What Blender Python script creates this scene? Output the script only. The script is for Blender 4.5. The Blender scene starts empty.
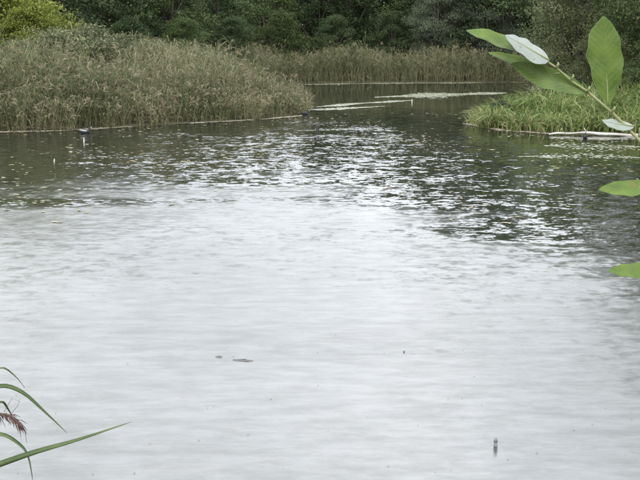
import bpy, math, random
import numpy as np
from mathutils import Vector, Matrix
R = math.radians
rng = np.random.default_rng(11)
random.seed(5)
S = bpy.context.scene
COL = S.collection

# ------------------------------------------------------------------ camera
CAM_H, F, Y0 = 3.0, 1000.0, 40.0          # metres, focal length in photo pixels, horizon row
PITCH = math.atan((240 - Y0) / F)
cam = bpy.data.cameras.new('camera'); co = bpy.data.objects.new('camera', cam); COL.objects.link(co)
cam.sensor_width = 36; cam.lens = 36 * F / 640; cam.clip_start = 0.05; cam.clip_end = 3000
co.location = (0, 0, CAM_H); co.rotation_euler = (math.pi / 2 - PITCH, 0, 0)
S.camera = co

# ------------------------------------------------------------------ sky, sun, exposure
SUN_EL, SUN_AZ = 48, 200
w = bpy.data.worlds.new('World'); S.world = w; w.use_nodes = True
nt = w.node_tree; nt.nodes.clear()
out = nt.nodes.new('ShaderNodeOutputWorld'); bg = nt.nodes.new('ShaderNodeBackground')
sky = nt.nodes.new('ShaderNodeTexSky'); sky.sky_type = 'NISHITA'; sky.sun_disc = False
sky.sun_elevation = R(SUN_EL); sky.sun_rotation = R(SUN_AZ); sky.air_density = 1.0; sky.dust_density = 3.0
hs = nt.nodes.new('ShaderNodeHueSaturation'); hs.inputs['Saturation'].default_value = 0.18
tc = nt.nodes.new('ShaderNodeTexCoord')
nz = nt.nodes.new('ShaderNodeTexNoise'); nz.inputs['Scale'].default_value = 3.2; nz.inputs['Detail'].default_value = 4
rp = nt.nodes.new('ShaderNodeValToRGB')     # overcast cloud deck
rp.color_ramp.elements[0].position = 0.3; rp.color_ramp.elements[0].color = (6.8, 7.2, 7.8, 1)
rp.color_ramp.elements[1].position = 0.72; rp.color_ramp.elements[1].color = (13.2, 13.4, 13.8, 1)
mx = nt.nodes.new('ShaderNodeMix'); mx.data_type = 'RGBA'; mx.inputs[0].default_value = 0.82
nt.links.new(tc.outputs['Generated'], nz.inputs['Vector']); nt.links.new(nz.outputs['Fac'], rp.inputs['Fac'])
nt.links.new(sky.outputs['Color'], hs.inputs['Color']); nt.links.new(hs.outputs['Color'], mx.inputs[6])
nt.links.new(rp.outputs['Color'], mx.inputs[7]); nt.links.new(mx.outputs[2], bg.inputs['Color'])
bg.inputs['Strength'].default_value = 0.12
nt.links.new(bg.outputs[0], out.inputs[0])

sl = bpy.data.lights.new('sun', 'SUN'); so = bpy.data.objects.new('sun', sl); COL.objects.link(so)
sl.energy = 1.0; sl.angle = R(25); sl.color = (1, 0.97, 0.92)
az = R(SUN_AZ)
sd = Vector((math.sin(az) * math.cos(R(SUN_EL)), math.cos(az) * math.cos(R(SUN_EL)), math.sin(R(SUN_EL))))
so.rotation_euler = sd.to_track_quat('Z', 'Y').to_euler(); so.location = sd * 60
S.view_settings.view_transform = 'Standard'; S.view_settings.look = 'None'; S.view_settings.gamma = 1
S.view_settings.use_curve_mapping = False; S.view_settings.exposure = 1.12

# ------------------------------------------------------------------ helpers
def ray(px, py):
    u, v = (px - 320) / F, (240 - py) / F
    c, s = math.cos(PITCH), math.sin(PITCH)
    return Vector((u, c + v * s, -s + v * c))
def gp(px, py, z=0.0):                      # pixel -> point on the level z (what it stands on)
    d = ray(px, py); t = (z - CAM_H) / d.z
    return Vector((d.x * t, d.y * t, z))
def dp(px, py, depth):                      # pixel -> point at a known forward distance
    d = ray(px, py); return Vector((0, 0, CAM_H)) + d * (depth / d.y)

def tag(o, label=None, cat=None, group=None, kind=None):
    if label: o['label'] = label
    if cat: o['category'] = cat
    if group: o['group'] = group
    if kind: o['kind'] = kind
    return o
def link(name, me, mat=None, parent=None):
    o = bpy.data.objects.new(name, me); COL.objects.link(o)
    if mat is not None and me is not None:
        for m in (mat if isinstance(mat, (list, tuple)) else [mat]):
            if len(me.materials) < 8: me.materials.append(m)
    if parent is not None: o.parent = parent
    return o
def empty(name, loc=(0, 0, 0)):
    o = bpy.data.objects.new(name, None); COL.objects.link(o); o.location = loc; o.empty_display_size = .2
    return o
def np_mesh(name, verts, quads, tint=None, smooth=False, extra=None):
    """verts (N,3), faces (M,k) with constant k; tint per vertex -> attribute 'tint'"""
    me = bpy.data.meshes.new(name); verts = np.asarray(verts, np.float32); quads = np.asarray(quads, np.int32)
    k = quads.shape[1]
    me.vertices.add(len(verts)); me.vertices.foreach_set('co', verts.ravel())
    me.loops.add(quads.size); me.loops.foreach_set('vertex_index', quads.ravel())
    me.polygons.add(len(quads)); me.polygons.foreach_set('loop_start', np.arange(0, quads.size, k, dtype=np.int32))
    me.polygons.foreach_set('loop_total', np.full(len(quads), k, np.int32))
    if smooth: me.polygons.foreach_set('use_smooth', np.ones(len(quads), bool))
    me.update(calc_edges=True); me.validate()
    if tint is not None:
        a = me.attributes.new('tint', 'FLOAT', 'POINT'); a.data.foreach_set('value', np.asarray(tint, np.float32))
    for kx, val in (extra or {}).items():
        a = me.attributes.new(kx, 'FLOAT', 'POINT'); a.data.foreach_set('value', np.asarray(val, np.float32))
    return me
def norm(a): return a / np.maximum(np.linalg.norm(a, axis=-1, keepdims=True), 1e-9)
def strips(base, pts_fn, nseg): pass

class Geo:
    """collects quad geometry (numpy) with a tint per vertex"""
    def __init__(s): s.v = []; s.q = []; s.t = []; s.n = 0
    def add(s, v, q, t):
        v = np.asarray(v); s.v.append(v); s.q.append(np.asarray(q) + s.n); s.t.append(np.broadcast_to(t, (len(v),))); s.n += len(v)
    def mesh(s, name, smooth=False):
        return np_mesh(name, np.concatenate(s.v), np.concatenate(s.q), np.concatenate(s.t), smooth)
    def leaves(s, c, axis, nrm, L, W, tint):
        """rhombus leaves, one quad each"""
        n = len(c); axis = norm(axis); side = norm(np.cross(axis, nrm)); L = np.broadcast_to(L, (n,))[:, None]; W = np.broadcast_to(W, (n,))[:, None]
        v = np.stack([c - axis * L * .5, c + side * W * .5 - axis * L * .05, c + axis * L * .5, c - side * W * .5 - axis * L * .05], 1).reshape(-1, 3)
        q = np.arange(4 * n).reshape(n, 4)
        s.add(v, q, np.repeat(np.broadcast_to(tint, (n,)), 4))
    def ribbons(s, P, width, side, tint):
        """P (n,k,3) centre lines, width (n,k), side (n,3) or (n,k,3)"""
        n, k, _ = P.shape
        if side.ndim == 2: side = np.repeat(side[:, None, :], k, 1)
        a = P + side * width[..., None] * .5; b = P - side * width[..., None] * .5
        v = np.stack([a, b], 2).reshape(-1, 3)
        i = np.arange(n)[:, None] * 2 * k + np.arange(k - 1)[None] * 2
        q = np.stack([i, i + 1, i + 3, i + 2], -1).reshape(-1, 4)
        s.add(v, q, np.repeat(np.broadcast_to(tint, (n,)), 2 * k))
def tube(path, radii, seg=8, cap=True):
    """list of verts / faces of a tapered tube along path"""
    path = [Vector(p) for p in path]; V = []; Fc = []
    up = Vector((0.13, 0.21, 0.97))
    for i, p in enumerate(path):
        t = (path[min(i + 1, len(path) - 1)] - path[max(i - 1, 0)]).normalized()
        a = t.cross(up)
        if a.length < .05: a = t.cross(Vector((1, 0, 0)))
        a.normalize(); b = t.cross(a)
        for k in range(seg):
            th = 2 * math.pi * k / seg
            V.append(p + (a * math.cos(th) + b * math.sin(th)) * radii[i])
    for i in range(len(path) - 1):
        for k in range(seg):
            Fc.append((i * seg + k, i * seg + (k + 1) % seg, (i + 1) * seg + (k + 1) % seg, (i + 1) * seg + k))
    if cap:
        Fc.append(tuple(range(seg - 1, -1, -1))); Fc.append(tuple((len(path) - 1) * seg + k for k in range(seg)))
    return V, Fc
def py_mesh(name, parts, smooth=True):
    V = []; Fc = []
    for v, f in parts:
        n = len(V); V += [tuple(x) for x in v]; Fc += [tuple(i + n for i in ff) for ff in f]
    me = bpy.data.meshes.new(name); me.from_pydata(V, [], Fc); me.update()
    if smooth: me.polygons.foreach_set('use_smooth', np.ones(len(me.polygons), bool))
    return me

# ------------------------------------------------------------------ materials
def new_mat(name):
    m = bpy.data.materials.new(name); m.use_nodes = True; n = m.node_tree; n.nodes.clear()
    o = n.nodes.new('ShaderNodeOutputMaterial'); return m, n, o
def ramp(n, stops):
    r = n.nodes.new('ShaderNodeValToRGB'); e = r.color_ramp.elements
    while len(e) < len(stops): e.new(.5)
    for el, (p, c) in zip(e, stops): el.position = p; el.color = (*c, 1)
    return r
def leaf_mat(name, stops, trans=.3, rough=.55, spec=.15, objvar=.25):
    m, n, o = new_mat(name)
    at = n.nodes.new('ShaderNodeAttribute'); at.attribute_name = 'tint'
    r = ramp(n, stops); n.links.new(at.outputs['Fac'], r.inputs['Fac'])
    oi = n.nodes.new('ShaderNodeObjectInfo'); mr = n.nodes.new('ShaderNodeMapRange')
    mr.inputs['To Min'].default_value = 1 - objvar; mr.inputs['To Max'].default_value = 1 + objvar
    n.links.new(oi.outputs['Random'], mr.inputs['Value'])
    h = n.nodes.new('ShaderNodeHueSaturation'); n.links.new(mr.outputs[0], h.inputs['Value']); n.links.new(r.outputs[0], h.inputs['Color'])
    p = n.nodes.new('ShaderNodeBsdfPrincipled'); p.inputs['Roughness'].default_value = rough
    p.inputs['Specular IOR Level'].default_value = spec
    t = n.nodes.new('ShaderNodeBsdfTranslucent'); ms = n.nodes.new('ShaderNodeMixShader'); ms.inputs[0].default_value = trans
    n.links.new(h.outputs[0], p.inputs['Base Color']); n.links.new(h.outputs[0], t.inputs['Color'])
    n.links.new(p.outputs[0], ms.inputs[1]); n.links.new(t.outputs[0], ms.inputs[2]); n.links.new(ms.outputs[0], o.inputs['Surface'])
    return m
def noise_mat(name, c1, c2, scale, rough=.8, bump=.0, stretch=(1, 1, 1), spec=.3):
    m, n, o = new_mat(name)
    tc = n.nodes.new('ShaderNodeTexCoord'); mp = n.nodes.new('ShaderNodeMapping'); mp.inputs['Scale'].default_value = stretch
    z = n.nodes.new('ShaderNodeTexNoise'); z.inputs['Scale'].default_value = scale; z.inputs['Detail'].default_value = 6
    n.links.new(tc.outputs['Object'], mp.inputs['Vector']); n.links.new(mp.outputs[0], z.inputs['Vector'])
    r = ramp(n, [(.32, c1), (.68, c2)]); n.links.new(z.outputs['Fac'], r.inputs['Fac'])
    p = n.nodes.new('ShaderNodeBsdfPrincipled'); p.inputs['Roughness'].default_value = rough; p.inputs['Specular IOR Level'].default_value = spec
    n.links.new(r.outputs[0], p.inputs['Base Color'])
    if bump:
        b = n.nodes.new('ShaderNodeBump'); b.inputs['Strength'].default_value = 1; b.inputs['Distance'].default_value = bump
        n.links.new(z.outputs['Fac'], b.inputs['Height']); n.links.new(b.outputs[0], p.inputs['Normal'])
    n.links.new(p.outputs[0], o.inputs['Surface']); return m

M = {}
M['dark'] = leaf_mat('foliage_dark', [(0, (0.027, 0.044, 0.019)), (.5, (0.048, 0.073, 0.030)), (1, (0.088, 0.125, 0.050))])
M['mid'] = leaf_mat('foliage_mid', [(0, (0.036, 0.058, 0.020)), (.5, (0.066, 0.096, 0.034)), (1, (0.120, 0.156, 0.060))])
M['grey'] = leaf_mat('foliage_grey', [(0, (.045, .058, .034)), (.5, (.08, .098, .06)), (1, (.15, .175, .12))])
M['olive'] = leaf_mat('foliage_olive', [(0, (0.050, 0.061, 0.024)), (.5, (0.094, 0.110, 0.050)), (1, (0.165, 0.176, 0.094))], objvar=.12)
M['bright'] = leaf_mat('foliage_bright', [(0, (.1, .13, .025)), (.5, (.2, .235, .05)), (1, (.33, .36, .1))], trans=.4, objvar=.1)
M['sage'] = leaf_mat('foliage_sage', [(0, (0.077, 0.094, 0.050)), (.5, (0.154, 0.171, 0.088)), (1, (0.264, 0.264, 0.160))], objvar=.15)
M['reed'] = leaf_mat('reed', [(0, (.055, .07, .028)), (.25, (.115, .135, .058)), (.5, (.185, .19, .1)), (.62, (.26, .245, .15)), (.72, (.34, .31, .205)), (.8, (.13, .105, .065)), (.9, (.2, .172, .108)), (1, (.3, .265, .18))], trans=.3, objvar=0)
M['sedge'] = leaf_mat('sedge', [(0, (.05, .09, .02)), (.4, (.14, .2, .06)), (.7, (.27, .335, .125)), (.85, (.36, .37, .18)), (1, (.3, .22, .13))], trans=.35, objvar=0)
M['grass'] = leaf_mat('grass', [(0, (.05, .08, .02)), (1, (.14, .17, .06))], objvar=0)
M['bark'] = noise_mat('bark', (.05, .042, .033), (.13, .115, .09), 9, .9, .02, (1, 1, .25))
M['soil'] = noise_mat('marsh_ground', (.035, .033, .02), (.09, .085, .045), .9, .95, .05)
M['pad'] = leaf_mat('floating_leaf', [(0, (.14, .16, .09)), (.6, (.3, .31, .22)), (1, (.46, .46, .37))], trans=.0, rough=.35, spec=.6, objvar=0)
M['litter'] = leaf_mat('reed_litter', [(0, (.22, .18, .12)), (.5, (.42, .38, .29)), (1, (.6, .56, .46))], trans=.05, objvar=0)
M['debris'] = leaf_mat('floating_bits', [(0, (.05, .04, .025)), (1, (.22, .2, .13))], trans=0, objvar=0)
M['palewood'] = noise_mat('bleached_wood', (.3, .29, .25), (.52, .5, .45), 14, .75, .01, (.2, 1, 1))
M['darkwood'] = noise_mat('wet_wood', (.015, .013, .01), (.05, .04, .03), 18, .6, .005, (1, 1, .2))
M['twig'] = noise_mat('twig', (.03, .025, .018), (.09, .07, .05), 40, .7, .001)
M['feather'] = noise_mat('bird_feathers', (.008, .008, .009), (.022, .022, .024), 30, .55, .003)
M['flank'] = noise_mat('pale_feathers', (.2, .2, .21), (.36, .36, .36), 30, .6, .003)
M['billw'] = noise_mat('bill', (.6, .58, .52), (.75, .73, .68), 30, .4)
M['eye'] = noise_mat('bird_eye', (.05, .005, .004), (.08, .01, .008), 5, .1)
M['stakew'] = noise_mat('white_stake', (.4, .4, .38), (.6, .6, .57), 20, .6, .002)
M['floatg'] = noise_mat('grey_plastic', (.09, .095, .1), (.24, .25, .26), 90, .3, 0, spec=.5)
M['floatd'] = noise_mat('dark_band', (.05, .05, .055), (.1, .1, .1), 60, .5)

# ------------------------------------------------------------------ pond outline (from the waterline) and ground
left_front = [gp(0, 131.5), gp(60, 130.5), gp(130, 126.5), gp(200, 122.5), gp(250, 120), gp(300, 113.5), gp(318, 106)]
right_front = [gp(640, 136), gp(600, 134.5), gp(560, 134.5), gp(520, 131.5), gp(480, 127), gp(468, 122)]
far_front = [gp(505, 82), gp(420, 82.3), gp(340, 82.5), gp(285, 83.5)]
outline = [(-45, 5.5), (-20, 4.8), (-6, 4.2), (6, 4.3), (14, 5.5), (17, 12), (16, 24), (13, 29)] + [(p.x, p.y) for p in right_front] + \
    [(6.3, 39), (9, 42), (14, 47), (20, 54), (22, 64), (17, 69)] + [(p.x, p.y) for p in far_front] + \
    [(-5.5, 64), (-5, 57), (-3.2, 51), (-1, 47.5)] + [(p.x, p.y) for p in left_front[::-1]] + [(-15, 29.5), (-22, 24), (-45, 20)]
OUT = np.array(outline)
def sdf(x, y):
    """distance to the shore, positive on land"""
    P = np.stack([x, y], -1); A = OUT; B = np.roll(OUT, -1, 0)
    dmin = np.full(x.shape, 1e9); inside = np.zeros(x.shape, bool)
    for a, b in zip(A, B):
        ab = b - a; t = np.clip(((P - a) @ ab) / (ab @ ab), 0, 1)
        dmin = np.minimum(dmin, np.linalg.norm(P - a - t[..., None] * ab, axis=-1))
        c = ((a[1] > y) != (b[1] > y)) & (x < (b[0] - a[0]) * (y - a[1]) / (b[1] - a[1] + 1e-12) + a[0]); inside ^= c
    return np.where(inside, -dmin, dmin)
def height(x, y):
    x = np.asarray(x, float); y = np.asarray(y, float); d = sdf(x, y)
    n = .12 * np.sin(x * .9 + 1.3 * np.sin(y * .4)) * np.sin(y * .7 + x * .23) + .06 * np.sin(2.1 * x + y) * np.sin(1.7 * y - .6 * x)
    far = np.minimum(.05 * d + .02, .8) + n * np.clip(d * .25, 0, 1)
    near = np.minimum(.42 * d, 1.35 + .02 * d) + n * .4 * np.clip(d * .5, 0, 1)
    k = np.clip((y - 6) / 8, 0, 1)
    return np.where(d > 0, near * (1 - k) + far * k + .015, np.maximum(d * .3, -.9))
def hz(x, y): return float(height(np.array([x]), np.array([y]))[0])
def axis(a, b, st, far):
    mid = np.arange(a, b + .01, st); g = st * np.cumsum(1.25 ** np.arange(1, 60)); g = g[g < far]
    return np.concatenate([a - g[::-1], mid, b + g])
gx = axis(-32, 32, .5, 1500); gy = axis(-4, 90, .5, 1500)
XX, YY = np.meshgrid(gx, gy); ZZ = height(XX, YY)
nx, ny = len(gx), len(gy); ii = (np.arange(ny - 1)[:, None] * nx + np.arange(nx - 1)[None]).ravel()
ground = link('ground', np_mesh('ground', np.stack([XX, YY, ZZ], -1).reshape(-1, 3), np.stack([ii, ii + 1, ii + nx + 1, ii + nx], -1), smooth=True), M['soil'])
tag(ground, 'dark marshy ground and banks around the pond', 'ground', kind='structure')

# ------------------------------------------------------------------ water
def water_mat():
    m, n, o = new_mat('pond_water'); N = n.nodes.new; Lk = n.links.new
    tc = N('ShaderNodeTexCoord')
    def noise(scale, detail, st, rough=.5):
        mp = N('ShaderNodeMapping'); mp.inputs['Scale'].default_value = st
        z = N('ShaderNodeTexNoise'); z.inputs['Scale'].default_value = scale; z.inputs['Detail'].default_value = detail; z.inputs['Roughness'].default_value = rough
        Lk(tc.outputs['Object'], mp.inputs['Vector']); Lk(mp.outputs[0], z.inputs['Vector']); return z
    def vm(op, a, b):
        v = N('ShaderNodeVectorMath'); v.operation = op
        for i, k in enumerate((a, b)):
            if k is None: continue
            if isinstance(k, (tuple, list)): v.inputs[i].default_value = k
            else: Lk(k, v.inputs[i])
        return v
    def mth(op, a, b=None, clamp=False):
        v = N('ShaderNodeMath'); v.operation = op; v.use_clamp = clamp
        for i, k in enumerate((a, b)):
            if k is None: continue
            if isinstance(k, (int, float)): v.inputs[i].default_value = k
            else: Lk(k, v.inputs[i])
        return v.outputs[0]
    def mapr(val, a, b, c, d):
        r = N('ShaderNodeMapRange'); r.interpolation_type = 'SMOOTHSTEP'; Lk(val, r.inputs[0])
        for i, k in enumerate((a, b, c, d)): r.inputs[1 + i].default_value = k
        return r.outputs[0]
    sep = N('ShaderNodeSeparateXYZ'); Lk(tc.outputs['Object'], sep.inputs[0])
    X, Y = sep.outputs[0], sep.outputs[1]
    # wind: open water ruffled, sheltered water by the far reeds and behind the right bank calm
    big = noise(.12, 2, (1, 1, 1)).outputs['Fac']; streak = noise(.5, 3, (.25, 1, 1)).outputs['Fac']
    # a breeze patch of fine capillary ripples covers the nearer open water; beyond it the wavelets are longer and glassy
    reach = mth('ADD', Y, mth('ADD', mth('MULTIPLY', mth('MAXIMUM', X, 0.0), 1.9), mth('MULTIPLY', mth('MAXIMUM', mth('MULTIPLY', X, -1.0), 0.0), .35)))
    reach = mth('ADD', reach, mapr(streak, .3, .7, -2.5, 2.5))
    breeze = mapr(reach, 18.0, 24.5, 1, 0)
    wind = mth('MULTIPLY', mapr(Y, 34, 52, 1, .22), mapr(Y, 7, 22, .62, 1))
    shelter = mapr(mth('ADD', mth('MULTIPLY', X, 1.0), mth('MULTIPLY', Y, .35)), 13.0, 17.5, 1, .35)
    wind = mth('MULTIPLY', wind, shelter)
    wind = mth('MULTIPLY', wind, mapr(big, .3, .65, .6, 1.15))
    wind = mth('MULTIPLY', wind, mapr(streak, .32, .62, .55, 1.2))
    s = None
    for sc, amp, st in ((1.3, .05, (.8, 1, 1)), (3.8, .22, (.6, 1, 1)), (8.5, .30, (.7, 1, 1)), (19., .16, (1, 1, 1))):
        z = noise(sc, 1.5, st)
        c = vm('SUBTRACT', z.outputs['Color'], (.5, .5, .5)).outputs[0]
        c = vm('MULTIPLY', c, (amp * .7, amp, 0)).outputs[0]
        s = c if s is None else vm('ADD', s, c).outputs[0]
    sc = N('ShaderNodeVectorMath'); sc.operation = 'SCALE'; Lk(s, sc.inputs[0]); Lk(mth('MULTIPLY', wind, mth('SUBTRACT', 1.0, mth('MULTIPLY', breeze, .15))), sc.inputs['Scale'])
    nrm = vm('NORMALIZE', vm('ADD', sc.outputs[0], (0, 0, 1)).outputs[0], None).outputs[0]
    fr = N('ShaderNodeFresnel'); fr.inputs['IOR'].default_value = 1.36; Lk(nrm, fr.inputs['Normal'])
    sheen_streak = noise(5.5, 6, (.34, 1, 1), .7).outputs['Fac']; sheen_patch = noise(.22, 3, (.6, 1, 1)).outputs['Fac']      # bright and dim sky-reflection streaks painted into the mirror factor
    base = mth('ADD', mapr(sheen_streak, .3, .7, .165, .24), mapr(sheen_patch, .35, .65, -.015, .025))
    fac = mth('ADD', mth('MULTIPLY', fr.outputs[0], .66), base, True)
    df = N('ShaderNodeBsdfDiffuse'); df.inputs['Color'].default_value = (.018, .021, .014, 1)
    gl = N('ShaderNodeBsdfGlossy'); gl.inputs['Roughness'].default_value = .03; gl.inputs['Color'].default_value = (.97, .975, .98, 1)
    Lk(nrm, gl.inputs['Normal']); Lk(mth('ADD', mth('MULTIPLY', breeze, .2), mapr(wind, .3, .9, .02, .06)), gl.inputs['Roughness'])
    ms = N('ShaderNodeMixShader'); Lk(fac, ms.inputs[0]); Lk(df.outputs[0], ms.inputs[1]); Lk(gl.outputs[0], ms.inputs[2])
    Lk(ms.outputs[0], o.inputs['Surface']); return m
wx = np.linspace(-46, 24, 8); wy = np.linspace(3, 78, 8); WX, WY = np.meshgrid(wx, wy)
wi = (np.arange(7)[:, None] * 8 + np.arange(7)[None]).ravel()
water = link('water', np_mesh('water', np.stack([WX, WY, WX * 0], -1).reshape(-1, 3), np.stack([wi, wi + 1, wi + 9, wi + 8], -1)), water_mat())
tag(water, 'pale rippled pond water mirroring an overcast sky', 'water', kind='structure')

# ------------------------------------------------------------------ trees
def make_tree(seed, H, Rr, base, nl, ncl, nlf, L, W, lobe=(1.3, 2.2), droop=0., sig=.3, multi=1):
    g = np.random.default_rng(seed); rd = random.Random(seed); geo = Geo(); lobes = []
    for i in range(nl):
        f = (i + .5) / nl; z = base + (H - base - .6) * f ** .9
        prof = math.sin(math.pi * min(1, .18 + .8 * f)) ** .6
        a = i * 2.399 + g.uniform(-.5, .5); rr = Rr * prof * g.uniform(.35, .8)
        r = g.uniform(*lobe) * (.65 + .35 * prof)
        lobes.append((np.array([math.cos(a) * rr, math.sin(a) * rr, z]), r))
    for c, r in lobes:
        d = norm(g.normal(size=(ncl, 3))); d[:, 2] = np.abs(d[:, 2]) * .9 - .25 * (g.random(ncl) < .5)
        pc = c + d * r * (g.uniform(.55, 1.12, (ncl, 1))) * np.array([1.05, 1.05, .8])
        pc[:, 2] = np.maximum(pc[:, 2], .25)
        ct = g.normal(.45, .2, ncl)
        p = np.repeat(pc, nlf, 0) + g.normal(size=(ncl * nlf, 3)) * sig * np.array([1.1, 1.1, .6])
        p[:, 2] = np.maximum(p[:, 2], .1)
        od = np.repeat(d, nlf, 0); n = len(p)
        ax = norm(od * .6 + g.normal(size=(n, 3)) * .7 + np.array([0, 0, -droop]))
        nm = norm(np.array([0, 0, .8]) + od * .5 + g.normal(size=(n, 3)) * .6)
        geo.leaves(p, ax, nm, L * g.uniform(.7, 1.3, n), W * g.uniform(.7, 1.3, n), np.clip(np.repeat(ct, nlf) + g.normal(size=n) * .16, 0, 1))
    crown = geo.mesh('crown')
    parts = []
    tr = .02 * H + .03
    for mstem in range(multi):
        ox, oy = (0, 0) if multi == 1 else (rd.uniform(-.4, .4), rd.uniform(-.4, .4))
        lean = (rd.uniform(-.05, .05), rd.uniform(-.05, .05)) if multi == 1 else (rd.uniform(-.25, .25), rd.uniform(-.25, .25))
        pts = [(ox + lean[0] * H * .85 * t + .1 * math.sin(5 * t + seed), oy + lean[1] * H * .85 * t, -.25 + (H * .85 + .25) * t) for t in np.linspace(0, 1, 8)]
        parts.append(tube(pts, [tr * (1.15 - t) * (1.3 if t == 0 else 1) / multi ** .5 for t in np.linspace(0, 1, 8)], 7))
    for c, r in lobes:
        z0 = max(.5, c[2] * .55); s0 = Vector((0, 0, z0)); e = Vector(c); mid = (s0 + e) / 2 + Vector((rd.uniform(-.2, .2), rd.uniform(-.2, .2), -.15))
        parts.append(tube([s0, mid, e], [tr * .45, tr * .3, tr * .1], 5))
    return py_mesh('trunk', parts), crown
PROTO = {
    'broad_a': make_tree(1, 13, 4.4, 1.2, 22, 48, 22, .26, .14),
    'broad_b': make_tree(2, 11.5, 4.0, 1.0, 20, 46, 22, .24, .14),
    'willow': make_tree(3, 12, 4.2, .8, 24, 60, 24, .24, .07, droop=.5, sig=.34),
    'bush': make_tree(4, 6.5, 2.3, .6, 14, 60, 36, .13, .08, (.8, 1.3), sig=.22, multi=4),
    'shrub': make_tree(5, 2.9, 1.4, .35, 11, 42, 20, .12, .055, (.45, .8), sig=.16, multi=5),
}
def tree(name, kind, mat, px, dist, sc, label, cat='tree', group='trees around the pond', rot=None, zs=1.0):
    x = (px - 320) / F * dist; z = hz(x, dist)
    r = empty(name, (x, dist, z)); r.scale = (sc, sc, sc * zs); r.rotation_euler.z = random.uniform(0, 6.28) if rot is None else rot
    tr, cr = PROTO[kind]
    t = link('trunk', tr, None, r); c = link('crown', cr, None, r)
    for o, mm in ((t, M['bark']), (c, M[mat])):
        if not o.data.materials: o.data.materials.append(mm)
        o.material_slots[0].link = 'OBJECT'; o.material_slots[0].material = mm
    return tag(r, label, cat, group)
G1, G2, G3 = 'trees along the far wood edge', 'shrubs at the foot of the wood', 'trees on the right bank'
tree('leafy_bush', 'bush', 'bright', 26, 47, 1.08, 'bright yellow-green leafy bush rising behind the left reeds at the corner', 'bush', 'bushes on the left bank')
tree('leafy_bush', 'bush', 'bright', 40, 45, .62, 'low yellow-green bush in front of the larger one, just above the reeds', 'bush', 'bushes on the left bank')
tree('leafy_bush', 'bush', 'bright', -34, 46, .85, 'smaller yellow-green bush at the very left edge, beside the larger one', 'bush', 'bushes on the left bank')
for px, d, kind, mat, sc, lab in (
    (60, 60, 'broad_b', 'dark', .78, 'dark tree just behind the bright yellow-green bush'),
    (118, 63, 'broad_a', 'dark', .68, 'dark broadleaf tree right of the yellow-green bush, over the grey-green shrubs'),
    (172, 67, 'broad_b', 'mid', .7, 'mid green tree at the back, between two darker trees, left of centre'),
    (222, 74, 'broad_a', 'dark', .6, 'dark tree behind the reeds, second left of the far channel'),
    (268, 80, 'broad_b', 'mid', .64, 'mid green tree above the right end of the left reed bed'),
    (318, 82, 'broad_a', 'dark', .68, 'dark tree behind the left end of the far reeds'),
    (348, 84, 'broad_b', 'dark', .74, 'dark low tree above the middle of the far reeds'),
    (424, 82, 'broad_a', 'mid', .82, 'tall dull green tree behind the far reeds, left of the grey willow'),
    (452, 80, 'willow', 'grey', 1.02, 'tall grey-green willow standing behind the right end of far reeds'),
    (500, 78, 'broad_a', 'dark', 1.0, 'tall darkest tree between the grey willow and the olive willow')):
    tree('woodland_tree', kind, mat, px, d, sc, lab, 'tree', G1)
tree('willow_tree', 'willow', 'olive', 572, 50, .68, 'olive green willow behind the bank, right of the darkest tree', 'tree', G3)
tree('willow_tree', 'willow', 'mid', 645, 46, .8, 'dull green willow at the right edge behind the upright leaf', 'tree', G3)
tree('willow_tree', 'broad_a', 'dark', 765, 41, 1.1, 'tall dark tree beyond the right edge, mirrored in the water there', 'tree', G3)
for px, d, kind, mat, sc, lab in (
    (185, 62, 'broad_b', 'mid', .36, 'low green bush at the foot of trees left of centre'),
    (235, 68, 'broad_a', 'dark', .34, 'dark low bush between reeds and trees, left of centre'),
    (282, 75, 'broad_b', 'mid', .42, 'lighter green bush above the reed tips near the centre'),
    (335, 77, 'broad_b', 'dark', .4, 'dark bush behind the left half of the far reeds'),
    (392, 78, 'broad_b', 'dark', .42, 'dark bush behind the middle of the far reeds'),
    (434, 77, 'willow', 'grey', .55, 'low grey-green willow bush under the grey willow behind far reeds'),
    (484, 77, 'willow', 'grey', .62, 'grey-green willow bush at the right end of the far reeds'),
    (130, 58, 'bush', 'dark', .6, 'dark bush showing above the grey-green shrubs'),
    (600, 43, 'bush', 'olive', .52, 'olive bush just behind the sedge, under the upright leaf'),
    (655, 40, 'bush', 'mid', .5, 'green bush behind the sedge at the right edge')):
    tree('shrub', kind, mat, px, d, sc, lab, 'bush', G2)
for px, d, sc, mat, lab in (
    (24, 43, .95, 'sage', 'grey-green shrub in front of the yellow-green bush'),
    (62, 43, 1.15, 'sage', 'tall grey-green shrub right of the yellow-green bush'),
    (92, 45, 1.28, 'sage', 'largest grey-green shrub rising above the left reeds'),
    (122, 47, 1.1, 'sage', 'grey-green shrub, right one of the cluster above reeds'),
    (152, 50, 1.05, 'sage', 'low grey-green shrub at the right end of its cluster')):
    tree('reedbed_shrub', 'shrub', mat, px, d, sc, lab, 'shrub', 'grey-green shrubs above the left reeds')

# wood behind, one dark mass
g = Geo(); n = 70000
cx = rng.uniform(-55, 60, n); cy = 94 + rng.uniform(-3, 5, n) + .0 * cx
hh = 8.0 + 1.0 * np.sin(cx * .35) + .7 * np.sin(cx * .9 + 1); cz = .5 + rng.random(n) * hh
g.leaves(np.stack([cx, cy, cz], -1), rng.normal(size=(n, 3)), rng.normal(size=(n, 3)) + np.array([0, -.4, .8]), rng.uniform(.55, 1., n), rng.uniform(.35, .6, n), np.clip(rng.normal(.35, .2, n), 0, 1))
tag(link('distant_wood', g.mesh('distant_wood'), M['dark']), 'dark wood closing the view behind the nearer trees', 'wood', kind='stuff')

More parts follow.
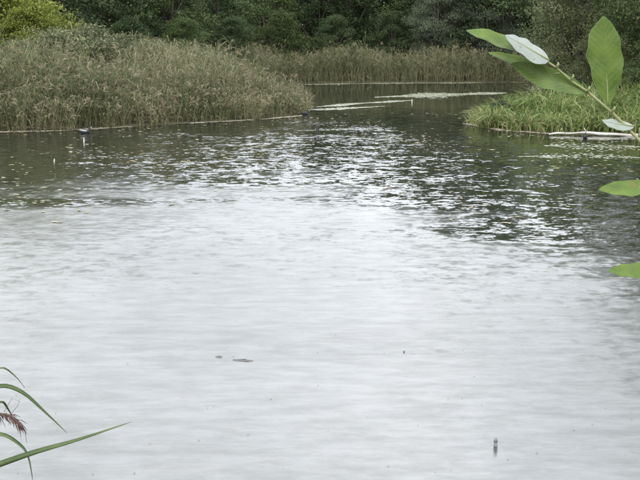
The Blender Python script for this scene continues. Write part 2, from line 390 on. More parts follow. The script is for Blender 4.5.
# ------------------------------------------------------------------ reeds
def reed_bed(name, pts, hgt, label, lean=(0, 0), nleaf=6):
    n = len(pts); g = Geo(); z0 = height(pts[:, 0], pts[:, 1]) - .05
    base = np.stack([pts[:, 0], pts[:, 1], z0], -1)
    a = rng.uniform(0, 6.283, n); tilt = np.abs(rng.normal(0, .17, n)) * np.where(rng.random(n) < .07, 4, 1)
    dirv = np.stack([np.cos(a) * tilt + lean[0], np.sin(a) * tilt + lean[1], np.ones(n)], -1)
    bend = np.stack([np.cos(a), np.sin(a), np.zeros(n)], -1) * rng.uniform(0, .3, n)[:, None]
    t = np.array([0, .35, .7, 1.])
    P = base[:, None] + dirv[:, None] * (hgt[:, None] * t)[..., None] + bend[:, None] * (hgt[:, None] * t ** 2)[..., None]
    side = np.stack([np.ones(n), rng.normal(0, .4, n), np.zeros(n)], -1); side = norm(side)
    clump = .5 + .5 * np.sin(pts[:, 0] * 1.1 + 2 * np.sin(pts[:, 1] * .5)) * np.sin(pts[:, 1] * .8 + 1.7 * np.sin(pts[:, 0] * .6))
    g.ribbons(P, np.broadcast_to(np.array([.012, .01, .008, .004]), (n, 4)), side, np.clip(rng.normal(.45, .14, n), .2, .74))
    def at(f):
        return base + dirv * (hgt * f)[:, None] + bend * (hgt * f * f)[:, None]
    for k in range(nleaf):
        f = np.clip(rng.uniform(.12, .97, n) if k else rng.uniform(.8, .97, n), 0, 1)
        o = at(f); aa = rng.uniform(0, 6.283, n); L = rng.uniform(.35, .75, n) * (hgt / 1.9)
        h = np.stack([np.cos(aa), np.sin(aa), np.zeros(n)], -1); up = np.array([0, 0, 1.])
        el = rng.uniform(.5, 1.2, n)
        p1 = o + (h * .45 * np.cos(el)[:, None] + up * .5 * np.sin(el)[:, None]) * L[:, None]
        p2 = o + (h * .95 * np.cos(el * .6)[:, None] + up * (.62 * np.sin(el) - rng.uniform(0, .45, n))[:, None]) * L[:, None]
        LP = np.stack([o, p1, p2], 1); sd_ = norm(np.cross(h, up) + rng.normal(size=(n, 3)) * .35)
        wd = np.stack([np.full(n, .014), rng.uniform(.014, .03, n), np.full(n, .002)], -1)
        dry = (rng.random(n) < .14 + .3 * (f < .3) + .25 * clump ** 3)
        old = (f < .42) & (rng.random(n) < np.where(pts[:, 1] > 60, .2, np.clip(.15 - (pts[:, 0] + 4) * .09, .08, .65)))
        tn = np.where(dry, rng.uniform(.55, .74, n), np.clip(.06 + .46 * clump + rng.normal(0, .1, n), 0, .6))
        tn = np.where(old, rng.uniform(.79, .9, n), tn)
        g.ribbons(LP, wd, sd_, tn)
    # plumes
    sel = rng.random(n) < .38; m_ = sel.sum(); top = at(np.ones(n))[sel]; hd = norm(bend + 1e-3 * rng.normal(size=(n, 3)))[sel]
    for k in range(6):
        L = rng.uniform(.13, .26, m_); d = norm(hd * .5 + np.array([0, 0, .75]) + rng.normal(size=(m_, 3)) * .35)
        o = top - np.array([0, 0, .12]) * rng.random((m_, 1))
        p1 = o + d * L[:, None] * .6; p2 = p1 + (d * .3 + hd * .25 - np.array([0, 0, .22])) * L[:, None]
        g.ribbons(np.stack([o, p1, p2], 1), np.broadcast_to(np.array([.012, .035, .004]), (m_, 3)), norm(np.cross(d, rng.normal(size=(m_, 3)))), np.clip(rng.normal(.9, .06, m_), .78, 1))
    return tag(link(name, g.mesh(name), M['reed']), label, 'reeds', kind='stuff')
def scatter(n, x0, x1, y0, y1, test, pw=None):
    o = []
    while sum(map(len, o)) < n:
        x = rng.uniform(x0, x1, n * 3); y = rng.uniform(y0, y1, n * 3); d = sdf(x, y); k = test(x, y, d); o.append(np.stack([x[k], y[k]], -1))
    return np.concatenate(o)[:n]
lt = lambda x, y, d: (d > .1 - .55 * (.5 + .5 * np.sin(x * 2.3 + np.sin(y * 1.1)) * np.sin(y * 1.9 + x * .4))) & (d < 22) & (rng.random(len(x)) < np.exp(-np.maximum(d, 0) / 6)) & (x < -.6 + (y - 45) * -.1) & (x > -.40 * y - 3)
p = scatter(13500, -24, 1, 29, 64, lt); dd = sdf(p[:, 0], p[:, 1])
reed_bed('reed_bed', p, (1.0 - .34 * np.clip((p[:, 0] + 5) / 5, 0, 1)) * (1.5 + .24 * np.sin(p[:, 0] * .7 + p[:, 1] * .4) + .22 * np.sin(p[:, 0] * 1.9 - p[:, 1] * .9 + 1.5 * np.sin(p[:, 1])) + rng.normal(0, .3, len(p))) * np.clip(.56 + .2 * np.maximum(dd, 0), .56, 1.06) * np.clip(1 + (dd - 2) * .025, .95, 1.25), 'broad bed of olive and straw coloured reeds on the left bank', (.03, 0), 11)
ft = lambda x, y, d: (d > -.2) & (d < 6) & (y > 66)
p = scatter(5200, -7, 18, 66, 77, ft)
reed_bed('reed_bed', p, rng.normal(1.75, .35, len(p)) + .25 * np.sin(p[:, 0] * .8), 'narrow belt of olive reeds along the far shore', nleaf=9)

# ------------------------------------------------------------------ sedge on the right bank
def sedge(name, label, n, test, box, L0, mat, cat='sedge'):
    p = scatter(n, *box, test); nt_ = 110
    tus = p[rng.integers(0, n, nt_)]; wh = rng.integers(0, nt_, n); mixp = rng.random(n) < .7
    p = np.where(mixp[:, None], tus[wh] + rng.normal(size=(n, 2)) * .2, p); d = sdf(p[:, 0], p[:, 1])
    p = p[d > -.15]; wh = wh[d > -.15]; d = d[d > -.15]; n = len(p)
    base = np.stack([p[:, 0], p[:, 1], height(p[:, 0], p[:, 1]) - .03], -1)
    a = rng.uniform(0, 6.283, n); a = np.where(rng.random(n) < .35, rng.normal(-1.9, .6, n), a)
    L = L0 * (1 + .28 * np.sin(wh * 2.3)) * rng.uniform(.6, 1.25, n) * np.clip(.55 + d * .22, .5, 1.15); h = np.stack([np.cos(a), np.sin(a), np.zeros(n)], -1)
    arch = rng.uniform(.5, 1.25, n)[:, None]; up = np.array([0, 0, 1.])
    P = [base]
    for t in (.35, .7, 1.):
        P.append(base + (up * (t - .62 * arch * t ** 2.4) + h * arch * .75 * t ** 1.7) * L[:, None])
    P = np.stack(P, 1); sd_ = norm(np.cross(h, up) + rng.normal(size=(n, 3)) * .2)
    g = Geo(); tint = np.clip(.45 + .18 * np.sin(wh * 1.7) + rng.normal(0, .13, n), 0, .84)
    tint = np.where(rng.random(n) < np.where(d < .7, .34, .1), rng.uniform(.8, 1, n), tint)
    g.ribbons(P, np.broadcast_to(np.array([.016, .03, .022, .003]), (n, 4)), sd_, tint)
    return tag(link(name, g.mesh(name), M[mat]), label, cat, kind='stuff')
sedge('sedge_bank', 'arching bright green sedge and grasses covering the right bank', 24000, lambda x, y, d: (d > -.1) & (d < 5.5) & (y < 43) & (x > 4) & (x < .40 * y + 2), (4, 18, 27, 43), 1.25, 'sedge')
sedge('bank_grass', 'green grass on the near bank below the viewer', 7000, lambda x, y, d: (d > .1) & (y < 6), (-5, 5, -2, 4.3), .35, 'grass', 'grass')
for px, py, sc, lab, mat in ((548, 112, .55, 'dry brownish tussock shrub on top of the sedge bank', 'sage'), (500, 116, .3, 'small grey-green shrub at the tip of the right bank', 'grey'),
                        (626, 112, .6, 'green shrub in the sedge right of the upright leaf', 'mid')):
    q = gp(px, py, .3); tree('bank_shrub', 'shrub', mat, px, q.y, sc, lab, 'shrub', 'small shrubs on the right bank')

# ------------------------------------------------------------------ floating leaves and litter
def mat_strip(name, pts, depth, n, label, mat, cat, size=(.1, .22), z=.005, tilt=.03, elong=1., tl=(0, 1)):
    g = Geo(); P = np.array([[q.x, q.y] for q in pts]); seg = np.linalg.norm(np.diff(P, axis=0), axis=1); cs = np.concatenate([[0], np.cumsum(seg)])
    s = rng.uniform(0, cs[-1], n); x = np.interp(s, cs, P[:, 0]); y = np.interp(s, cs, P[:, 1])
    taper = np.clip(np.minimum(s, cs[-1] - s) / (.25 * cs[-1]), .15, 1) * (.65 + .35 * np.sin(s * 1.3 + P[0, 0]))
    y = y + rng.normal(0, .33, n) * depth * taper
    r = rng.uniform(*size, n); c = np.stack([x, y, z + rng.uniform(0, .006, n)], -1)
    nm = np.stack([rng.normal(0, tilt, n), rng.normal(0, tilt, n), np.ones(n)], -1); a = rng.uniform(0, 6.28, n)
    if elong > 1: a = rng.normal(0, .7, n)
    ax = np.stack([np.cos(a), np.sin(a), np.zeros(n)], -1)
    nm = norm(nm); ax = norm(ax - nm * (ax * nm).sum(-1, keepdims=True)); sd_ = np.cross(nm, ax)
    th = np.arange(8) * math.pi / 4; rad = np.where(np.arange(8) == 0, .45 if elong == 1 else 1, 1.)
    v = c[:, None] + ax[:, None] * (np.cos(th) * rad)[None, :, None] * (r * elong)[:, None, None] * .5 + sd_[:, None] * (np.sin(th))[None, :, None] * r[:, None, None] * .5 / elong ** .5
    v[..., 2] = np.maximum(v[..., 2], .006)
    me = np_mesh(name, v.reshape(-1, 3), np.arange(8 * n).reshape(n, 8), np.repeat(rng.uniform(*tl, n), 8))
    return tag(link(name, me, M[mat]), label, cat, kind='stuff')
LM = 'floating_leaf_mat'; GM = 'mats of floating leaves'
for pts, dep, n, lab in (
    ([gp(376, 97.3), gp(430, 95.3), gp(506, 93)], 3.6, 5200, 'widest pale mat of floating leaves off the tip of the right bank'),
    ([gp(318, 107), gp(360, 103.5), gp(412, 100.5)], 1.3, 1500, 'thin pale streak of floating leaves just left of the widest mat'),
    ([gp(300, 110.5), gp(345, 108.5), gp(384, 106.5)], .9, 1000, 'short pale streak of floating leaves nearest the left reed tip'),
    ([gp(286, 84.8), gp(400, 83.2), gp(506, 82.8)], 1.6, 2200, 'long thin pale line of floating leaves under the far reeds'),
    ([gp(545, 146), gp(600, 147), gp(645, 147)], 1.9, 420, 'loose patch of floating leaves in front of the pale log'),
    ([gp(520, 157), gp(590, 156), gp(645, 158)], 1.2, 300, 'sparse floating leaves right of centre, nearer than the loose patch'),
    ([gp(298, 131), gp(330, 130), gp(380, 128.5)], .35, 220, 'thin ripple line imitated with pale leaf discs beside the dark stake')):  # last strip stands in for a ripple line on the water
    tag(mat_strip(LM, pts, dep, n, lab, 'pad', 'floating leaves', (.09, .2) if n > 500 else (.04, .12)), group=GM)
GL = 'lines of reed litter along the shore'
for pts, dep, n, lab in (
    ([gp(-10, 132.5), gp(60, 131), gp(130, 127)], .35, 900, 'straw coloured reed litter along the left shore behind the pale bird'),
    ([gp(142, 123.8), gp(200, 122.6), gp(252, 120.3)], .5, 900, 'pale line of reed litter under the middle of the left reeds'),
    ([gp(262, 119.5), gp(300, 116)], .4, 300, 'short line of reed litter beside the dark bird at the reed tip'),
    ([gp(466, 124), gp(500, 130), gp(548, 134)], .5, 900, 'buff line of sedge litter along the tip of the right bank')):
    tag(mat_strip('shore_litter', pts, dep, n, lab, 'litter', 'reed litter', (.05, .09), .008, .06, 4.0), group=GL)
# loose bits on the near water
n = 190; y = 6.3 + 18 * rng.random(n) ** 1.4; x = rng.uniform(-.36, .36, n) * y; g = Geo()
a = rng.normal(0, .9, n); g.leaves(np.stack([x, y, np.full(n, .006)], -1), np.stack([np.cos(a), np.sin(a), np.zeros(n)], -1), np.tile([0, 0, 1.], (n, 1)), rng.uniform(.008, .035, n), rng.uniform(.004, .01, n), rng.random(n))
tag(link('floating_bits', g.mesh('floating_bits'), M['debris']), 'scattered specks of plant debris floating on the near water', 'debris', kind='stuff')
# fallen leaves drifting on the open water
m = 9000; y = rng.uniform(16, 42, m); x = rng.uniform(-.36, .34, m) * y
cl = np.sin(x * .55 + 1.2 * np.sin(y * .3)) * np.sin(y * .45 + x * .2) + .4 * np.sin(x * 1.7 + y * .9)
k = (rng.random(m) < np.clip(.05 + .3 * cl, .03, .4) * np.clip((y - 15) / 8, 0, 1)) & (sdf(x, y) < -.5); x, y = x[k], y[k]; n = len(x); a = rng.uniform(0, 6.28, n); g = Geo()
nm = np.stack([rng.normal(0, .06, n), rng.normal(0, .06, n), np.ones(n)], -1)
g.leaves(np.stack([x, y, rng.uniform(.008, .014, n)], -1), np.stack([np.cos(a), np.sin(a), np.zeros(n)], -1), nm, rng.uniform(.08, .2, n), rng.uniform(.05, .11, n), rng.random(n))
M['fallen'] = leaf_mat('fallen_leaf', [(0, (.07, .08, .03)), (.4, (.2, .18, .07)), (.75, (.3, .22, .1)), (1, (.42, .4, .3))], trans=0, rough=.4, spec=.4, objvar=0)
tag(link('floating_fallen_leaves', g.mesh('floating_fallen_leaves'), M['fallen']), 'yellow and brown fallen leaves scattered over the open water', 'leaves', kind='stuff')
# raft of brown reed stems against the left reeds
q = gp(42, 129.5); parts = []
for k in range(60):
    a = random.gauss(0, .5); l = random.uniform(.3, .8); c = Vector((q.x + random.gauss(0, .35), q.y + random.gauss(0, .16), .02 + .14 * random.random() * max(0, 1 - abs(random.gauss(0, .35)))))
    d = Vector((math.cos(a), math.sin(a) * .5, random.uniform(-.03, .06))) * l * .5; parts.append(tube([c - d, c, c + d], [.008, .012, .006], 5))
o = link('reed_raft', py_mesh('reed_raft', parts), M['litter']); tag(o, 'low brown heap of broken reed stems by the left shore', 'reed heap')

# ------------------------------------------------------------------ log, stakes, float, twigs
def loc_obj(name, parts, mat, loc, parent=None, smooth=True):
    o = link(name, py_mesh(name, parts, smooth), mat, parent); o.location = loc; return o
a = gp(549, 134.6, .03); b = gp(655, 134.2, .05); r = empty('fallen_log', a)
pts = [a.lerp(b, t) - a + Vector((0, .16 * math.sin(7 * t) + .05 * math.sin(19 * t), .01 + .035 * math.sin(5 * t) + .012 * math.sin(23 * t))) for t in np.linspace(0, 1, 24)]
loc_obj('trunk', [tube(pts, [.018 + .028 * min(1, t * 1.6) + .009 * math.sin(17 * t) for t in np.linspace(0, 1, 24)], 9)], M['palewood'], (0, 0, 0), r)
for t, l in ((.35, .28), (.7, .2)):
    c = (b - a) * t + Vector((0, 0, .07)); loc_obj('branch_stub', [tube([c, c + Vector((-.3 * l, -.2 * l, l * .5))], [.022, .012], 7)], M['palewood'], (0, 0, 0), r)
tag(r, 'bleached pale log lying along the water edge of the right bank', 'log')
def stake(px, py, hgt, rad, mat, label, lean=0.0):
    q = gp(px, py); r = empty('stake', (q.x, q.y, -.3))
    loc_obj('shaft', [tube([(0, 0, 0), (lean * .5, 0, (hgt + .3) * .55), (lean, .01, hgt + .27), (lean, .01, hgt + .3)], [rad * .9, rad, rad * .95, rad * .6], 8)], mat, (0, 0, 0), r)
    loc_obj('notch_ring', [tube([(lean * .85, .008, .3 + hgt * .72), (lean * .9, .008, .3 + hgt * .8)], [rad * 1.12, rad * 1.12], 8)], M['darkwood'], (0, 0, 0), r)
    return tag(r, label, 'stake', 'stakes standing in the water')
stake(317, 132, .24, .055, M['darkwood'], 'short dark stake standing in the rippled water near the left reed tip', .02)
stake(84, 142.5, .14, .018, M['stakew'], 'short white stake in the water in front of the left bird')
stake(412, 102.5, .16, .022, M['stakew'], 'small white stake at the left end of the widest leaf mat')
stake(52, 161.5, .07, .014, M['stakew'], 'small pale leaning stub in the water, nearest white one at left', .06)
q = gp(495.5, 446); r = empty('fishing_float', (q.x, q.y, -.03))
def rings(prof, seg=16):
    V = []; Fc = []
    for z, rr in prof:
        for k in range(seg): V.append((rr * math.cos(6.28318 * k / seg), rr * math.sin(6.28318 * k / seg), z))
    for i in range(len(prof) - 1):
        for k in range(seg): Fc.append((i * seg + k, i * seg + (k + 1) % seg, (i + 1) * seg + (k + 1) % seg, (i + 1) * seg + k))
    Fc.append(tuple(range(seg - 1, -1, -1))); Fc.append(tuple((len(prof) - 1) * seg + k for k in range(seg)))
    return V, Fc
loc_obj('body', [rings([(0, .008), (.01, .014), (.045, .0155), (.06, .0135), (.064, .012)])], M['floatg'], (0, 0, 0), r)
loc_obj('band', [rings([(.062, .0142), (.064, .0152), (.071, .0152), (.073, .0142)])], M['floatd'], (0, 0, 0), r)
loc_obj('tip', [rings([(.071, .012), (.074, .0135), (.088, .013), (.096, .0095), (.099, .004)])], M['floatg'], (0, 0, 0), r)
tag(r, 'small grey float with a dark band standing upright in pale water', 'float')
for px, py, L, a, lab in ((243, 360.5, .2, -.12, 'thin dark twig floating left of centre on the pale water'), (219, 357, .07, .1, 'tiny dark twig just left of the longer floating twig'), (404, 352, .05, 1.2, 'tiny dark stub of twig right of centre on pale water')):
    q = gp(px, py); d = Vector((math.cos(a), math.sin(a), 0)) * L
    o = loc_obj('floating_twig', [tube([-d * .5, Vector((0, .006, .004)), d * .2 + Vector((0, -.004, .003)), d * .5], [.002, .0045, .004, .0015], 6), tube([Vector((0, .004, .003)), Vector((.03 * L / .2, .03 * L / .2, .008))], [.003, .001], 5)], M['twig'], (q.x, q.y, .004))
    tag(o, lab, 'twig', 'twigs floating on the pale water')

# ------------------------------------------------------------------ water birds
def bird(px, py, rot, label, pale=False, sc=1.0):
    q = gp(px, py); r = empty('water_bird', (q.x, q.y, 0)); r.rotation_euler.z = rot; r.scale = (sc,) * 3
    spine = [(-.2, 0, .1, .012, .008), (-.17, 0, .085, .035, .025), (-.1, 0, .06, .075, .065), (0, 0, .045, .092, .085), (.08, 0, .05, .08, .08), (.125, 0, .075, .055, .055), (.14, 0, .115, .034, .034),
             (.145, 0, .15, .027, .028), (.155, 0, .178, .031, .033), (.178, 0, .192, .027, .027), (.198, 0, .19, .012, .012)]
    V = []; Fc = []; sg = 12
    for i, (x, y, z, w_, h_) in enumerate(spine):
        a0 = Vector(spine[max(i - 1, 0)][:3]); a1 = Vector(spine[min(i + 1, len(spine) - 1)][:3]); t = (a1 - a0).normalized(); s_ = Vector((0, 1, 0)); u = t.cross(s_) * -1
        for k in range(sg):
            th = 6.28318 * k / sg; V.append(Vector((x, y, z)) + s_ * w_ * math.cos(th) + u * h_ * math.sin(th))
    for i in range(len(spine) - 1):
        for k in range(sg): Fc.append((i * sg + k, i * sg + (k + 1) % sg, (i + 1) * sg + (k + 1) % sg, (i + 1) * sg + k))
    Fc += [tuple(range(sg - 1, -1, -1)), tuple((len(spine) - 1) * sg + k for k in range(sg))]
    loc_obj('body', [(V, Fc)], M['feather'], (0, 0, 0), r)
    loc_obj('bill', [tube([(.19, 0, .2), (.2, 0, .19), (.235, 0, .18)], [.012, .013, .003], 8)], M['billw'], (0, 0, 0), r)
    for s_ in (-1, 1):
        loc_obj('eye', [rings([(-.004, .002), (0, .005), (.004, .002)], 8)], M['eye'], (.18, s_ * .025, .198), r)
        w_ = loc_obj('wing', [tube([(.07, s_ * .078, .075), (.02, s_ * .09, .085), (-.08, s_ * .07, .095), (-.17, s_ * .02, .11)], [.012, .028, .024, .004], 8)], M['flank'] if pale else M['feather'], (0, 0, 0), r)
    return tag(r, label, 'bird', 'waterbirds near the reeds')
bird(85, 133.2, .25, 'dark waterbird with pale flank swimming by the left shore litter', True, 1.0)
bird(305, 114.8, .1, 'dark waterbird swimming at the tip of the left reed bed', False, .85)
bird(585, 138.5, 1.3, 'small dark waterbird on the water in front of the pale log', False, .75)

# ------------------------------------------------------------------ foreground: willow sapling at the right, reed at the left
def big_leaf_mats():
    res = []
    for nm, c1, c2, cv in (('willow_leaf_top', (.07, .125, .016), (.145, .22, .035), (.2, .27, .07)), ('willow_leaf_under', (.3, .35, .31), (.38, .42, .385), (.42, .45, .4))):
        m, n, o = new_mat(nm); N = n.nodes.new; L = n.links.new
        au = N('ShaderNodeAttribute'); au.attribute_name = 'along'; ac = N('ShaderNodeAttribute'); ac.attribute_name = 'across'
        ab = N('ShaderNodeMath'); ab.operation = 'ABSOLUTE'; L(ac.outputs['Fac'], ab.inputs[0])
        k = N('ShaderNodeMath'); k.operation = 'MULTIPLY_ADD'; L(ab.outputs[0], k.inputs[0]); k.inputs[1].default_value = -.22; L(au.outputs['Fac'], k.inputs[2])
        wz = N('ShaderNodeTexNoise'); wz.inputs['Scale'].default_value = 90; tc0 = N('ShaderNodeTexCoord'); L(tc0.outputs['Object'], wz.inputs['Vector'])
        wk = N('ShaderNodeMath'); wk.operation = 'MULTIPLY_ADD'; wk.inputs[1].default_value = .09; L(wz.outputs['Fac'], wk.inputs[0]); L(k.outputs[0], wk.inputs[2])
        sn = N('ShaderNodeMath'); sn.operation = 'MULTIPLY'; L(wk.outputs[0], sn.inputs[0]); sn.inputs[1].default_value = 13
        fr = N('ShaderNodeMath'); fr.operation = 'PINGPONG'; L(sn.outputs[0], fr.inputs[0]); fr.inputs[1].default_value = .5
        vr = ramp(n, [(0, (1, 1, 1)), (.16, (0, 0, 0))]); L(fr.outputs[0], vr.inputs['Fac'])
        tc = N('ShaderNodeTexCoord'); z = N('ShaderNodeTexNoise'); z.inputs['Scale'].default_value = 70; z.inputs['Detail'].default_value = 4; L(tc.outputs['Object'], z.inputs['Vector'])
        z2 = N('ShaderNodeTexNoise'); z2.inputs['Scale'].default_value = 900; z2.inputs['Detail'].default_value = 3; L(tc.outputs['Object'], z2.inputs['Vector'])
        za = N('ShaderNodeMath'); za.operation = 'MULTIPLY_ADD'; za.inputs[1].default_value = .45; L(z2.outputs['Fac'], za.inputs[0]); L(z.outputs['Fac'], za.inputs[2])
        r = ramp(n, [(.5, c1), (.95, c2)]); L(za.outputs[0], r.inputs['Fac'])
        mx = N('ShaderNodeMix'); mx.data_type = 'RGBA'; mx.inputs[7].default_value = (*cv, 1); L(r.outputs[0], mx.inputs[6])
        vf = N('ShaderNodeMath'); vf.operation = 'MULTIPLY'; L(vr.outputs[0], vf.inputs[0]); vf.inputs[1].default_value = .3; L(vf.outputs[0], mx.inputs[0])
        sp = N('ShaderNodeTexNoise'); sp.inputs['Scale'].default_value = 160; L(tc.outputs['Object'], sp.inputs['Vector'])
        sr = ramp(n, [(.66, (0, 0, 0)), (.72, (.8, .8, .8))]); L(sp.outputs['Fac'], sr.inputs['Fac'])
        m2 = N('ShaderNodeMix'); m2.data_type = 'RGBA'; m2.inputs[7].default_value = (.2, .15, .06, 1); L(mx.outputs[2], m2.inputs[6]); L(sr.outputs[0], m2.inputs[0])
        p = N('ShaderNodeBsdfPrincipled'); p.inputs['Roughness'].default_value = .45; L(m2.outputs[2], p.inputs['Base Color'])
        b = N('ShaderNodeBump'); b.inputs['Distance'].default_value = .0006; b.inputs['Strength'].default_value = .5; L(za.outputs[0], b.inputs['Height']); L(b.outputs[0], p.inputs['Normal'])
        t = N('ShaderNodeBsdfTranslucent'); L(m2.outputs[2], t.inputs['Color']); ms = N('ShaderNodeMixShader'); ms.inputs[0].default_value = .38
        L(p.outputs[0], ms.inputs[1]); L(t.outputs[0], ms.inputs[2]); L(ms.outputs[0], o.inputs['Surface']); res.append(m)
    return res
LT, LU = big_leaf_mats()
M['shoot'] = noise_mat('green_shoot', (.15, .17, .07), (.26, .27, .14), 60, .6, .0006)
def big_leaf(parent, base, tip, width, nrm, curl=.0, bow=.0, widest=.5, fold=.18, seed=0, label=None):
    base = Vector(base); tip = Vector(tip); ax = tip - base; L = ax.length; ax.normalize()
    nrm = (Vector(nrm) - ax * Vector(nrm).dot(ax)).normalized(); sd_ = ax.cross(nrm).normalized(); rd = random.Random(seed)
    NU, NV = 16, 6; top = []; al = []; ac = []
    ph = rd.uniform(0, 6)
    for i in range(NU + 1):
        t = i / NU; pw = math.log(.5) / math.log(widest)
        wd = max(.012, math.sin(math.pi * t ** pw)) ** .6 * (1 - .12 * t) * width * .5
        if t > .9: wd *= 1 - .55 * ((t - .9) / .1) ** 1.5
        c = base + ax * L * t + nrm * (bow * L * math.sin(math.pi * t) - curl * L * t * t) + sd_ * L * .012 * math.sin(5 * t + ph)
        for j in range(NV + 1):
            s = -1 + 2 * j / NV; ed = 1 + (.05 * math.sin(t * 25 + ph + s) + .035 * math.sin(t * 11 + 2 * ph + 2 * s)) * abs(s) ** 3
            top.append(c + sd_ * wd * s * ed + nrm * (abs(s) * fold * wd + .06 * wd * math.sin(t * 19 + ph) * s * s)); al.append(t); ac.append(s * wd / (width * .5))
    nv = len(top); bot = [v - nrm * .0004 for v in top]; W_ = NV + 1
    f1 = [(i * W_ + j, i * W_ + j + 1, (i + 1) * W_ + j + 1, (i + 1) * W_ + j) for i in range(NU) for j in range(NV)]
    f2 = [tuple(nv + k for k in f[::-1]) for f in f1]
    me = bpy.data.meshes.new('leaf'); me.from_pydata([tuple(v) for v in top + bot], [], f1 + f2); me.update()
    for nm, val in (('along', al), ('across', ac)):
        a = me.attributes.new(nm, 'FLOAT', 'POINT'); a.data.foreach_set('value', np.array(val + val, np.float32))
    o = link('leaf', me, [LT, LU], parent); me.polygons.foreach_set('material_index', np.array([0] * len(f1) + [1] * len(f2), np.int32))
    me.polygons.foreach_set('use_smooth', np.ones(len(me.polygons), bool))
    rib = []
    for i in range(NU + 1):
        t = i / NU; rib.append(base + ax * L * t + nrm * (bow * L * math.sin(math.pi * t) - curl * L * t * t - .0004) + sd_ * L * .012 * math.sin(5 * t + ph))
    link('midrib', py_mesh('midrib', [tube(rib, [.0006 * (1.1 - .95 * i / NU) for i in range(NU + 1)], 6)]), M['shoot'], o)
    if label: o['label'] = label
    return o
D = .78
sap = empty('willow_sapling', (.42, .86, hz(.42, .86)))
def lp(px, py, d=D): return dp(px, py, d)
shoot = [Vector((.42, .86, hz(.42, .86) - .1)), Vector((.42, .86, 1.9)), Vector((.40, .83, 2.5)), Vector((.34, .80, 2.78)), lp(668, 160), lp(640, 141), lp(613, 113.5), lp(588, 92), lp(572, 81.5), lp(556, 67.5), lp(545, 60)]
inv = Matrix.Translation(-sap.location)
def unparent_fix(o): o.matrix_parent_inverse = inv
b = link('stem', py_mesh('stem', [tube(shoot, [.009, .008, .006, .003, .0016, .0014, .0012, .0011, .001, .0009, .0007], 8)]), M['shoot'], sap); unparent_fix(b)
for px, py in ((612, 112), (587, 92), (571, 80), (556, 68)):      # buds
    c = lp(px, py, D - .002); o = link('bud', py_mesh('bud', [tube([c, c + Vector((.0015, -.001, .003)), c + Vector((.0012, -.001, .0045))], [.0008, .001, .0004], 7)]), M['shoot'], sap); unparent_fix(o)
back = Vector((0, -1, .12))
def LF(bpx, bpy_, tpx, tpy, wpx, nrm, db=0, dt=0, **k):
    o = big_leaf(sap, lp(bpx, bpy_, D + db), lp(tpx, tpy, D + dt), wpx / F * D, nrm, **k); unparent_fix(o); return o
LF(607, 105, 604, 16, 38, (0.05, -1, .15), 0, .0, widest=.58, fold=.06, seed=1)                        # upright leaf
LF(548, 61, 466, 31, 25, (.05, -.55, .85), 0, .005, widest=.62, fold=.25, seed=2, curl=-.02)             # upper left leaf
LF(549, 60, 504, 36, 27, (-.25, .75, -.75), 0, -.005, widest=.42, fold=.15, seed=3, curl=.02, label='pale underside of a turned leaf')
LF(588, 94, 512, 63, 23, (.1, -.95, .1), .0, .012, widest=.55, fold=.25, seed=4)                         # lower left leaf
LF(560, 73, 488, 53, 11, (.15, -.9, .2), .004, .03, widest=.5, fold=.2, seed=5)
LF(634, 127, 602, 121, 15, (-.1, .75, -.8), 0, -.005, widest=.5, fold=.2, seed=6, label='pale underside of a small leaf')
tw = [Vector((.40, .83, 2.5)), lp(690, 225, .8), lp(668, 200, D), lp(650, 190, D)]
o = link('twig', py_mesh('twig', [tube(tw, [.003, .0026, .002, .0014], 7)]), M['shoot'], sap); unparent_fix(o)
LF(658, 186, 599, 190, 21, (.1, -.7, .75), 0, -.01, widest=.5, fold=.12, seed=7)
tw = [Vector((.40, .83, 2.45)), lp(700, 290, .8), lp(672, 276, D), lp(655, 271, D)]
o = link('twig', py_mesh('twig', [tube(tw, [.003, .0026, .002, .0014], 7)]), M['shoot'], sap); unparent_fix(o)
LF(662, 270, 608, 271, 20, (.1, -.65, .8), 0, -.01, widest=.5, fold=.12, seed=8)
tag(sap, 'thin willow sapling with long green leaves leaning in from the right', 'sapling')

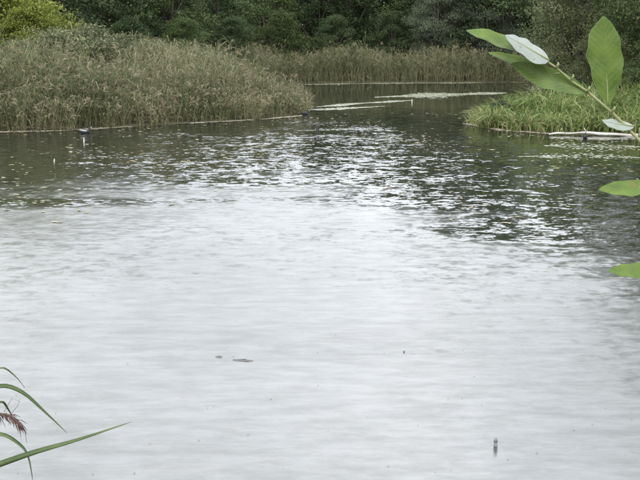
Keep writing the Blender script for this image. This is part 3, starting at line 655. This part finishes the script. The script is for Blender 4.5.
M['reedleaf'] = noise_mat('reed_leaf', (.035, .06, .02), (.085, .115, .04), 26, .5, .0006, (1, 1, 1))
M['reedstem'] = noise_mat('reed_stem', (.2, .19, .1), (.3, .27, .16), 30, .6)
M['plume'] = noise_mat('reed_plume', (.05, .03, .028), (.13, .085, .07), 120, .8)
DR = 1.35; rx = dp(-22, 470, DR); rb = Vector((rx.x, rx.y, hz(rx.x, rx.y)))
rd_ = empty('foreground_reed', rb); inv2 = Matrix.Translation(-rb)
def rl(name, parts, mat, parent=rd_):
    o = link(name, py_mesh(name, parts), mat, parent)
    if parent is rd_: o.matrix_parent_inverse = inv2
    return o
def blade(pix, wid, dd_=0.0, tw=.0):
    P = [dp(x, y, DR + dd_ * i / len(pix)) for i, (x, y) in enumerate(pix)]
    Q = []                                                    # smooth the line
    for i in range(len(P) - 1):
        p0, p1, p2, p3 = P[max(i - 1, 0)], P[i], P[i + 1], P[min(i + 2, len(P) - 1)]
        for t in np.linspace(0, 1, 5)[:-1]:
            Q.append(.5 * ((2 * p1) + (p2 - p0) * t + (2 * p0 - 5 * p1 + 4 * p2 - p3) * t * t + (3 * p1 - p0 - 3 * p2 + p3) * t ** 3))
    Q.append(P[-1]); n_ = len(Q); V = []; Fc = []
    for i, p_ in enumerate(Q):
        t = i / (n_ - 1); ta = (Q[min(i + 1, n_ - 1)] - Q[max(i - 1, 0)]).normalized(); view = Vector((0, -1, .25)).normalized()
        s_ = ta.cross(view).normalized(); s_ = (s_ * math.cos(tw + t * .5) + view * math.sin(tw + t * .5)).normalized(); nn = s_.cross(ta).normalized()
        wd = wid * (min(1, .55 + t * 2.2) if t < .25 else (1 - ((t - .25) / .75) ** 1.6)) * .5 + .0003
        V += [p_ + s_ * wd, p_ - nn * wd * .25, p_ - s_ * wd, p_ - nn * (wd * .25 + .0004)]
    for i in range(n_ - 1):
        for k in range(4): Fc.append((i * 4 + k, i * 4 + (k + 1) % 4, i * 4 + 4 + (k + 1) % 4, i * 4 + 4 + k))
    return V, Fc
top = dp(-20, 395, DR)
rl('stem', [tube([rb + Vector((0, 0, -.1)), rb.lerp(top, .5), top], [.005, .0042, .003], 8)], M['reedstem'])
for pix, wid, dd_, tw in (([(-21, 472), (0, 464), (35, 452), (80, 439), (131, 422)], .0085, -.1, .2),
                       ([(-20, 400), (0, 386), (22, 392), (45, 412), (67, 433)], .0068, .05, .5),
                       ([(-20, 385), (0, 368), (14, 375), (25, 388)], .004, .08, .9),
                       ([(-20, 440), (0, 434), (18, 443), (28, 456), (33, 482)], .0055, -.05, .6),
                       ([(-20, 420), (0, 402), (8, 409), (14, 420)], .004, .05, .6)):
    rl('leaf', [blade(pix, wid, dd_, tw)], M['reedleaf'])
pts = []
P0 = [dp(-20, 398, DR), dp(-4, 413, DR), dp(10, 415, DR), dp(20, 424, DR - .01)]
for k in range(150):
    t = random.random(); i = min(int(t * 3), 2); c = P0[i].lerp(P0[i + 1], t * 3 - i); d = (P0[i + 1] - P0[i]).normalized() * random.uniform(.006, .015) + Vector((random.gauss(0, .004), random.gauss(0, .004), random.gauss(-.004, .004)))
    pts.append(tube([c, c + d * .6, c + d + Vector((0, 0, -.004))], [.0003, .0006, .00015], 4))
pl = rl('plume', [tube(P0, [.002, .0016, .0012, .0006], 6)] + pts, M['plume'])
hair = [tube([dp(10, 416, DR), dp(18, 405, DR), dp(20, 398, DR)], [.0004, .0003, .0002], 4), tube([dp(4, 412, DR), dp(12, 398, DR), dp(20, 402, DR)], [.0004, .0003, .0002], 4), tube([dp(19, 423, DR), dp(25, 432, DR), dp(27, 444, DR)], [.0005, .0004, .0002], 4)]
rl('plume_hair', hair, M['plume'], pl).matrix_parent_inverse = Matrix.Identity(4)
tag(rd_, 'green reed with arching blades and dark plume at the lower left corner', 'reed')
